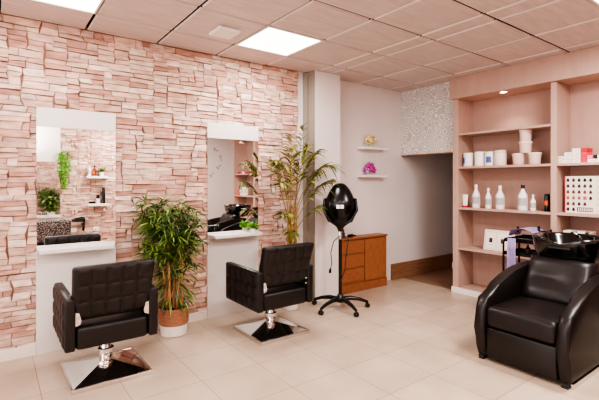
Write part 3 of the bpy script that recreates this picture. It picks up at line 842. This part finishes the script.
# hair colour boxes
def carton(label, y0, w, z, m, x=XA + .05, d=.15, h=.037, face=None, group='hair colour boxes piled on the upper shelf'):
    t = thing('hair_colour_box', label, 'box', (x, y0 - w / 2, z), 0, group)
    obj('carton', bx(0, d, -w / 2 + .0022, w / 2 - .0022, .0003, h - .0012, bev=.0015, seg=1), m, t)
    if face: obj('end_print', bx(-.0012, .0005, -w / 2 + .012, w / 2 - .03, .014, h - .016), face, t)
z0 = SH[0]; hh = .037
for row, a_, b_, m_, lab_ in (
    (0, 1.887, 1.808, 'carton', 'white box, bottom row, left end of the hair colour pile'),
    (0, 1.808, 1.729, 'carton', 'white box, bottom row, second from the left of the pile'),
    (0, 1.729, 1.650, 'carton', 'white box, bottom row, touching the red box'),
    (0, 1.650, 1.592, 'red', 'red box in the bottom row of the pile'),
    (0, 1.592, 1.520, 'carton', 'white box, bottom row, right of the red box'),
    (0, 1.520, 1.440, 'carton', 'white box, bottom row, at the right end of the pile'),
    (1, 1.887, 1.806, 'carton', 'white box, second row, left end'),
    (1, 1.806, 1.728, 'carton', 'white box, second row, in the middle'),
    (1, 1.728, 1.650, 'carton', 'white box, second row, beside the red one'),
    (1, 1.650, 1.600, 'red', 'red box in the second row of the pile'),
    (1, 1.600, 1.545, 'pink', 'pink box in the second row, right of the red ones'),
    (1, 1.540, 1.514, 'black_matte', 'little black box on the right of the pink box'),
    (1, 1.510, 1.440, 'carton', 'white box, second row, right of the little black box'),
    (2, 1.800, 1.725, 'carton', 'white box, third row, left end'),
    (2, 1.725, 1.650, 'carton', 'white box, third row, beside the red one'),
    (2, 1.650, 1.595, 'red', 'red box in the third row of the pile'),
    (3, 1.728, 1.650, 'carton', 'white box, highest on the hair colour pile'),
    (3, 1.650, 1.592, 'red_dark', 'red box, highest of the red ones on the pile')):
    carton(lab_, a_, a_ - b_, SH[0] + row * .037, m_, face='grey_print' if m_ == 'carton' else None)

# colour swatch chart
def chart():
    t = thing('hair_colour_chart', 'white open chart with rows of round hair colour swatches', 'colour chart', (XA + .09, 1.81, SH[1]))
    h = .375
    def page(y0, w, dx):
        bm = bmesh.new()
        box(bm, 0, .012, y0 - w, y0, 0.0, h, bev=.002, seg=1)
        return bm
    tilt = lambda o: None
    W = .40
    b = obj('board', bx(0, .012, -W, -.016, .001, h, bev=.002, seg=1), 'paper', t)
    obj('spine', bx(-.002, .013, -.016, -.004, .001, h, bev=.002, seg=1), 'pink', t)
    obj('fold', bx(-.0012, .0006, -.29, -.286, .001, h), 'grey_print', t)
    rnd = random.Random(9)
    bm = bmesh.new()
    rows = [(.335, 5, 0), (.275, 5, 1), (.215, 5, 2), (.155, 3, 4), (.095, 4, 1), (.038, 2, 0)]
    def sw(y, z, mi):
        n = 10; bm = bmesh.new()
        vs = [bm.verts.new((-.0015, y + .018 * math.cos(2 * PI * i / n) * (1 if math.sin(2 * PI * i / n) < 0 else .7), z + .018 * math.sin(2 * PI * i / n))) for i in range(n)]
        bm.faces.new(vs)
        obj('swatch', bm, 'hair%d' % mi, t)
    for z, n, c in rows:
        for k in range(n):
            sw(-.034 - k * .050, z, min(7, c + rnd.choice([0, 0, 1])))
        for k in range(2):
            sw(-.315 - k * .05, z, rnd.choice([3, 4, 5, 6]))
    sw(-.234, .155, 0)
    bm = bmesh.new()
    for z, n, c in rows:
        for k in range(n):
            y = -.034 - k * .05
            box(bm, -.0014, .0005, y - .010, y + .010, z + .0185, z + .0215)
    obj('captions', bm, 'grey_print', t)
    bm = bmesh.new(); box(bm, -.0016, .0005, -.20, -.17, .137, .172)
    obj('red_label', bm, 'red', t)
    bm = bmesh.new()
    box(bm, -.0016, .0005, -.255, -.115, .018, .06)
    obj('caption_block', bm, 'ink', t)
    bm = bmesh.new()
    for k in range(8): box(bm, -.0022, -.0012, -.25 + k * .0165, -.241 + k * .0165, .024, .054)
    obj('lettering', bm, 'paper', t)
chart()

# picture frame on the low shelf
t = thing('picture_frame', 'cream double frame with two small dark pictures leaning on the low shelf', 'picture frame', (XA + .10, 2.70, SH[2]))
fr = (0, math.radians(10), 0)
b = obj('board', bx(0, .014, -.36, 0, .003, .25, bev=.003), 'paper', t, rot=fr)
for k, y in enumerate((-.085, -.225)):
    w = obj('mount', bx(-.004, .001, y - .058, y + .058, .035, .215, bev=.001, seg=1), 'carton', b)
    obj('picture', bx(-.0055, -.0035, y - .022, y + .018, .095, .15), 'ink', w)
    obj('caption', bx(-.0055, -.0035, y - .03, y + .03, .065, .072), 'grey_print', w)

# goods seen in the right mirror, in the last bay
for k, (y, m, c) in enumerate([(-.62, 'red', 'red box at the left of the last bay, seen in the right mirror'), (-.72, 'carton', 'white box in the last bay beside the red one'), (-.82, 'red', 'red box in the middle of the last bay'), (-.93, 'red_dark', 'dark red box at the far end of the last bay')]):
    carton(c, y, .09, SH[0], m, h=.05, group='boxes in the bay seen in the right mirror')
t = thing('spray_can', 'orange can in the last bay, seen in the right mirror', 'can', (XI, -1.04, SH[1]), 0)
obj('body', lt([(.036, 0), (.038, .004), (.038, .135), (.03, .145)], n=20), 'orange', t, smooth=True)
obj('cap', lt([(.03, .143), (.03, .17)], n=20), 'white_plastic', t, smooth=True)
for y, h, c in ((-.92, .13, 'short white carton next to the orange can'), (-.82, .20, 'tall white carton in the last bay'), (-.73, .18, 'medium white carton in the last bay')):
    t = thing('product_carton', c + ', seen in the right mirror', 'box', (XI, y, SH[1]), 0, 'cartons seen in the right mirror')
    obj('carton', bx(-.035, .035, -.038, .038, 0, h, bev=.002, seg=1), 'carton', t)
    obj('front_print', bx(-.0365, -.0345, -.025, .025, h * .3, h * .7), 'grey_print', t)

# scissor decals
for (x, z, r, c) in ((4.204, 2.136, .5, 'topmost scissors decal on the white wall seen in the right mirror'), (4.332, 1.952, 1.4, 'second scissors decal from the top in the right mirror'), (4.281, 1.738, -.7, 'third scissors decal from the top in the right mirror'), (4.103, 1.547, -.8, 'lowest scissors decal in the right mirror')):
    bm = bmesh.new()
    for s in (-1, 1):
        prism(bm, [(.0, 0), (.075, .012 * s + .006), (.08, .012 * s), (.0, -.010 * s - .006)], 'y', -.0006, .001)
        n = 12
        o = [(-.035 + .024 * math.cos(2 * PI * i / n), -.020 * s + .016 * math.sin(2 * PI * i / n)) for i in range(n)]
        i_ = [(-.035 + .014 * math.cos(2 * PI * i / n), -.020 * s + .008 * math.sin(2 * PI * i / n)) for i in range(n)]
        A = [bm.verts.new((p[0], .001, p[1])) for p in o]; B = [bm.verts.new((p[0], .001, p[1])) for p in i_]
        for i in range(n): bm.faces.new((A[i], A[(i + 1) % n], B[(i + 1) % n], B[i]))
    o = obj('scissors_decal', bm, 'ink', loc=(x, YO, z), rot=(0, r, 0))
    tag(o, c, 'decal', 'scissors decals on the white wall')

# ------------------------------------------------------------------ opposite wall, seen in the left mirror
def small_shelf(x0, x1, z, label):
    t = thing('display_shelf', label, 'wall shelf', ((x0 + x1) / 2, YO, z), 0, 'small white shelves seen in the left mirror')
    h = (x1 - x0) / 2
    obj('board', bx(-h, h, .022, .16, -.045, 0, bev=.003), 'white_plastic', t)
    obj('bracket', bx(-h + .04, h - .04, .001, .03, -.06, -.02), 'steel', t)
small_shelf(1.455, 1.84, 1.50, 'upper small white shelf with bottles, seen in the left mirror')
small_shelf(1.475, 1.85, .96, 'lower small white shelf with dark tools, seen in the left mirror')
bottle('white bottle on the upper small shelf, seen in the left mirror', YO + .09, .03, .22, z=1.50, x=1.51, group='bottles seen in the left mirror')
bottle('amber bottle with an orange label on the upper small shelf, seen in the left mirror', YO + .09, .036, .21, body='amber', cap='black_plastic', lab='orange', z=1.50, x=1.60, group='bottles seen in the left mirror')
small_plant('shelf_plant', 'small green plant in a white pot beside the amber bottle', (1.73, YO + .09, 1.50), .10, .09, 80, 'leaf', 8, pr=.045, ph=.08)
t = thing('spray_can', 'tall black can on the lower small shelf, seen in the left mirror', 'can', (1.76, YO + .09, .96))
obj('body', lt([(.034, 0), (.034, .25), (.028, .26)], n=20), 'black_plastic', t, smooth=True); obj('cap', lt([(.028, .258), (.028, .31)], n=20), 'black_matte', t, smooth=True)
t = thing('product_jar', 'short pale jar with a dark lid on the lower small shelf', 'jar', (1.66, YO + .09, .96))
obj('body', lt([(.032, 0), (.034, .10)], n=20), 'cream_plastic', t, smooth=True); obj('lid', lt([(.03, .10), (.03, .17)], n=20), 'black_plastic', t, smooth=True)
t = thing('hair_clipper', 'black hair clipper lying on the lower small shelf', 'hair tool', (1.56, YO + .09, .96))
obj('body', bx(-.06, .05, -.02, .02, .001, .045, bev=.012), 'black_plastic', t); obj('blade', bx(-.085, -.058, -.018, .018, .008, .038, bev=.003), 'steel', t)
t = thing('hair_dryer', 'black hair dryer hanging on the opposite wall, seen in the left mirror', 'hair dryer', (1.40, YO, .55))
obj('body', tb([(.03, .10, .12), (-.04, .10, .115), (-.20, .10, .10)], [.045, .05, .026], 14), 'black_plastic', t, smooth=True)
obj('handle', tb([(.01, .10, .08), (.0, .10, -.10)], [.02, .024], 12), 'black_plastic', t, smooth=True)
obj('holder', bx(-.02, .03, .020, .095, .0, .05, bev=.008), 'black_matte', t)
obj('cable', tb([(.0, .10, -.1), (.04, .07, -.16), (.16, .04, -.17), (.24, .03, -.09)], .005, 6), 'black_matte', t)
for x, c in ((1.245, 'left'), (1.64, 'right')):
    t = thing('wall_socket', 'white wall socket to the %s of the hanging hair dryer' % c, 'socket', (x, YO, .46), 0, 'wall sockets seen in the left mirror')
    obj('plate', bx(-.055, .055, .020, .032, -.04, .04, bev=.004), 'white_plastic', t)
    bm = bmesh.new()
    for dx in (-.012, .012): box(bm, dx - .006, dx + .006, .0315, .0335, -.006, .006)
    obj('outlet', bm, 'grey_print', t)
# hanging ivy
t = thing('hanging_ivy', 'bright green trailing ivy on the opposite wall, seen in the left mirror', 'hanging plant', (1.08, YO, 1.95))
obj('pot', lt([(.03, -.06), (.05, .0), (.045, .0), (.04, -.01)], cy=.08, n=20), 'white_plastic', t, smooth=True)
rnd = random.Random(31)
bm = bmesh.new()
for k in range(420):
    z = -.70 + .72 * rnd.random() ** .7
    r = .10 * (1 - max(0, -z - .35) / .40)
    a = rnd.uniform(0, PI)
    p = Vector((r * math.cos(a) * rnd.uniform(.2, 1), .05 + r * math.sin(a) * rnd.uniform(.2, 1), z))
    leaf(bm, p, (math.cos(a), math.sin(a) + .2, rnd.uniform(-.6, .3)), rnd.uniform(.035, .06), rnd.uniform(.012, .018), .5, mi=rnd.choice([0, 0, 1]), seg=2)
for v in bm.verts: v.co.y = max(v.co.y, .03)
obj('foliage', bm, ['ivy_leaf', 'lime_leaf'], t)

# ------------------------------------------------------------------ backwash units
def wash_unit(label, loc):
    t = thing('backwash_unit', label, 'shampoo chair', loc, 0, 'black backwash chairs with basins')
    # profile of the arms in (x, z): x=0 at the chair front
    prof = [(.03, .03), (.0, .10), (-.012, .25), (-.008, .38), (.01, .44), (.05, .475), (.12, .52), (.22, .56), (.36, .608), (.52, .645), (.70, .668), (.82, .672), (.86, .64), (.86, .03)]
    for a, b in ((.252, .335), (-.335, -.252)):
        bm = bmesh.new(); prism(bm, prof, 'y', a, b, bev=.03)
        obj('armrest', bm, 'leather_soft', t, smooth=True)
    obj('front_panel', bx(.012, .08, -.25, .25, .035, .262, bev=.012, seg=3), 'leather_soft', t, smooth=True)
    bm = bmesh.new(); 
    box(bm, .002, .66, -.25, .25, .268, .425, bev=.035, seg=4)
    bmesh.ops.subdivide_edges(bm, edges=[e for e in bm.edges if e.calc_length() > .2], cuts=6, use_grid_fill=True)
    for v in bm.verts:
        if v.co.z > .40: v.co.z += .018 * max(0, 1 - (v.co.y / .25) ** 2) * math.sin(PI * max(0, min(1, v.co.x / .66)))
    obj('seat', bm, 'leather_soft', t, smooth='all')
    # backrest: a padded slab, raked, softly folded
    nx, ny = 16, 18
    bm = bmesh.new(); front = []; back = []
    for i in range(nx + 1):
        u = i / nx; rowf = []; rowb = []
        for j in range(ny + 1):
            v = j / ny
            y = (-.248 + .496 * v)
            edge = (1 - abs(2 * v - 1) ** 6) * (1 - abs(2 * u - 1) ** 8)
            x = .52 + .24 * u; z = .40 + .345 * u
            bul = .055 * math.sqrt(max(0, edge)) + .010 * math.sin(u * 9) * edge + .010 * math.exp(-((u - .55) / .06) ** 2) * math.sin(v * 7) * edge
            nrm = Vector((-.84, 0, .54))
            p = Vector((x, y, z)) + nrm * bul
            rowf.append(bm.verts.new(p)); rowb.append(bm.verts.new(Vector((x + .09, y, z - .05)) - nrm * .01 * edge))
        front.append(rowf); back.append(rowb)
    for G_ in (front, back):
        for i in range(nx):
            for j in range(ny): bm.faces.new((G_[i][j], G_[i + 1][j], G_[i + 1][j + 1], G_[i][j + 1]))
    loop = lambda G_: [G_[0][j] for j in range(ny + 1)] + [G_[i][ny] for i in range(1, nx + 1)] + [G_[nx][j] for j in range(ny - 1, -1, -1)] + [G_[i][0] for i in range(nx - 1, 0, -1)]
    a, b = loop(front), loop(back)
    for k in range(len(a)): bm.faces.new((a[k], a[(k + 1) % len(a)], b[(k + 1) % len(a)], b[k]))
    obj('backrest', bm, 'leather_soft', t, smooth='all')
    obj('pedestal', bx(.70, 1.04, -.20, .20, 0.0, .66, bev=.02), 'black_plastic', t)
    # basin: glossy bowl with a neck notch at the front
    bm = bmesh.new(); n = 48
    def ring(a, b, z, notch=0, pw=2.6, dx=0.0):
        r = []
        for i in range(n):
            th = 2 * PI * i / n
            c, s = math.cos(th), math.sin(th)
            x = a * math.copysign(abs(c) ** (2 / pw), c); y = b * math.copysign(abs(s) ** (2 / pw), s)
            k = math.exp(-((y / .10) ** 2)) * (1 if c < 0 else 0)
            r.append(bm.verts.new((x + dx + notch * .35 * k, y, z - notch * k)))
        return r
    R_ = [ring(.13, .16, -.225), ring(.18, .215, -.205), ring(.22, .258, -.13, .01), ring(.24, .278, -.03, .03), ring(.247, .284, -.002, .045), ring(.242, .280, .008, .05), ring(.227, .264, .008, .05), ring(.212, .247, -.01, .045), ring(.19, .22, -.09, .02), ring(.13, .15, -.15), ring(.03, .03, -.165)]
    for a, b in zip(R_, R_[1:]):
        for k in range(n): bm.faces.new((a[k], a[(k + 1) % n], b[(k + 1) % n], b[k]))
    bm.faces.new(R_[0]); bm.faces.new(R_[-1])
    bs = obj('basin', bm, 'black_gloss', t, loc=(.92, 0, .915), smooth='all')
    obj('drain', lt([(.028, -.163), (.03, -.158), (.012, -.157)], n=20), 'chrome', bs, smooth=True)
    obj('faucet', tb([(.19, .03, .006), (.19, .03, .025), (.16, .03, .032), (.10, .03, .026)], [.014, .012, .010, .009], 10), 'chrome', bs, smooth=True)
    obj('mixer_knob', lt([(.018, .006), (.02, .012), (.02, .03), (.012, .036)], cx=.19, cy=-.06, n=18), 'chrome', bs, smooth=True)
    obj('neck_rest', bx(-.245, -.205, -.085, .085, -.085, -.07, bev=.006), 'black_matte', bs)
    for s in (-1, 1):
        obj('base_rail', bx(.05, .84, min(s * .318, s * .338), max(s * .318, s * .338), .0, .034), 'steel', t)
        obj('foot', bx(.02, .07, s * .295 - .02, s * .295 + .02, 0.0, .035, bev=.003), 'black_matte', t)
    return t
w1 = wash_unit('black leather backwash chair with a glossy black basin at the right', (3.05, 1.463, 0))
w2 = dup(w1, (3.05, .36, 0), 0, 'second black backwash chair and basin, seen only in the right mirror')
def folded_towel(label, loc):
    bm = bmesh.new()
    for k in range(3): 
        box(bm, -.09, .09, -.13 + .004 * k, .13 - .004 * k, .0265 * k + .0004, .0265 * (k + 1), bev=.012, seg=3)
    o = obj('folded_towel', bm, 'towel_white', loc=loc, smooth=True)
    tag(o, label, 'towel', 'folded white towels stacked on the low shelf')

# trolley
def trolley():
    t = thing('salon_trolley', 'black tiered salon trolley between the basin and the shelves', 'trolley', (4.27, 1.95, 0))
    hx, hy = .16, .165
    for sx in (-1, 1):
        pts = []
        for (y, z) in ((hy, .07), (hy, .40), (hy, .78), (hy - .015, .815), (hy - .05, .83), (0, .832), (-hy + .05, .83), (-hy + .015, .815), (-hy, .78), (-hy, .40), (-hy, .07)):
            pts.append((sx * hx, y, z))
        obj('frame', tb(pts, .010, 10), 'black_plastic', t, smooth=True)
    for z in (.79, .66, .42, .18):
        bm = bmesh.new()
        box(bm, -hx + .005, hx - .005, -hy + .012, hy - .012, z, z + .008)
        for a in (-1, 1):
            box(bm, -hx + .005, hx - .005, a * (hy - .012) - .004, a * (hy - .012) + .004, z, z + .035)
            box(bm, a * (hx - .008) - .004, a * (hx - .008) + .004, -hy + .016, hy - .016, z, z + .035)
        obj('tray', bm, 'black_plastic', t)
    for sx in (-1, 1):
        for sy in (-1, 1):
            bm = bmesh.new(); tube(bm, [(sx * hx, sy * hy, .075), (sx * hx, sy * hy, .04)], .008, 8); tube(bm, [(sx * hx - .012, sy * hy, .026), (sx * hx + .012, sy * hy, .026)], .026, 14)
            obj('caster', bm, 'black_matte', t, smooth=True)
    bm = bmesh.new()
    obj('tool_rail', tb([(.02, .11, .905), (.02, -.20, .905)], .008, 10), 'black_plastic', t, smooth=True)
    obj('rail_post', tb([(.02, -.09, .832), (.02, -.09, .95)], [.009, .013], 10), 'black_plastic', t, smooth=True)
    for y in (.11, -.20): obj('rail_end', tb([(.02, y, .875), (.02, y, .93)], .010, 10), 'black_plastic', t, smooth=True)
trolley()
# lilac towels
def cloth(name, label, pts, width_axis, w, loc, m='purple'):
    """a towel laid along a path of (u,z) points, width along width_axis"""
    bm = bmesh.new(); rows = []
    for k in range(9):
        s = -w / 2 + w * k / 8
        row = []
        for i, (u, z) in enumerate(pts):
            zz = z + .004 * math.sin(k * 2.3 + i); uu = u + .004 * math.sin(k * 1.7 + i * .8)
            row.append(bm.verts.new((uu, s, zz) if width_axis == 'y' else (s, uu, zz)))
        rows.append(row)
    for a, b in zip(rows, rows[1:]):
        for i in range(len(pts) - 1): bm.faces.new((a[i], a[i + 1], b[i + 1], b[i]))
    g = bmesh.ops.solidify(bm, geom=bm.faces[:], thickness=.010)
    o = obj(name, bm, m, loc=loc, smooth='all'); tag(o, label, 'towel', 'lilac towels on the trolley')
cloth('towel', 'lilac towel bunched on top of the black trolley', [(.13, .0), (.11, .05), (.05, .075), (-.02, .08), (-.08, .065), (-.13, .03), (-.155, -.01)], 'x', .25, (4.27, 1.955, .845))
cloth('towel', 'lilac towel hanging down between the trolley tiers', [(.07, .128), (.02, .134), (-.02, .126), (-.026, .02), (-.022, -.08), (-.028, -.18), (-.024, -.26)], 'y', .08, (4.098, 2.02, .70))
bottle('dark bottle standing on the trolley tier below the towel', 1.93, .026, .10, cap='black_plastic', body='black_plastic', lab='ink', z=.669, x=4.22, group='things on the trolley')
t = thing('hair_brush', 'black round hair brush lying on the trolley tier', 'hair brush', (4.23, 1.85, .669))
obj('bristles', tb([(0, -.03, .022), (0, .03, .022)], .02, 12), 'black_matte', t, smooth=True)
obj('handle', tb([(0, .028, .022), (0, .10, .014)], [.009, .007], 8), 'black_plastic', t, smooth=True)
for k, c in enumerate(('lowest folded white towel in the stack on the low shelf behind the basin', 'second lowest folded white towel in the stack behind the basin', 'second highest folded white towel in the stack behind the basin', 'topmost folded white towel of the stack just visible above the black basin')):
    folded_towel(c, (XA + .15, 1.695, SH[2] + .0797 * k))

# ------------------------------------------------------------------ lights, world, camera
def area(name, loc, rot, sx, sy, e, col=(1, 1, 1)):
    L = bpy.data.lights.new(name, 'AREA'); L.shape = 'RECTANGLE'; L.size = sx; L.size_y = sy; L.energy = e; L.color = col
    o = bpy.data.objects.new(name, L); COL.objects.link(o); o.location = loc; o.rotation_euler = rot
    return o
area('window_daylight', (XF + .02, 1.5, 1.35), (0, -PI / 2, 0), 1.9, 3.3, 50, (1, .985, .975))
area('bounce_fill', (.2, -.55, 1.75), (PI, math.radians(-25), math.radians(20)), .5, .5, 60, (1, .98, .965))  # unseen lamp, added to brighten the ceiling and even out the room
S = bpy.data.lights.new('downlight_lamp', 'SPOT'); S.energy = 9; S.spot_size = 1.9; S.spot_blend = .6; S.color = (1, .9, .8); S.shadow_soft_size = .03
so = bpy.data.objects.new('downlight_lamp', S); COL.objects.link(so); so.location = (4.72, 2.43, 2.405)

W = bpy.data.worlds.new('World'); SC.world = W; W.use_nodes = True
nt = W.node_tree; bg = nt.nodes['Background']
bg.inputs['Color'].default_value = (.92, .95, 1, 1); bg.inputs['Strength'].default_value = 1.2

cam = bpy.data.cameras.new('Camera'); co = bpy.data.objects.new('Camera', cam); COL.objects.link(co)
cam.sensor_fit = 'HORIZONTAL'; cam.sensor_width = 36; cam.lens = 414 / 599 * 36
co.location = (0, 0, 1.383)
co.rotation_euler = (PI / 2, 0, math.radians(53.46 - 90))
cam.shift_y = (182 - 200) / 599
cam.clip_start = .05
SC.camera = co
SC.view_settings.view_transform = 'AgX'
SC.view_settings.look = 'AgX - High Contrast'
SC.view_settings.exposure = 0.38
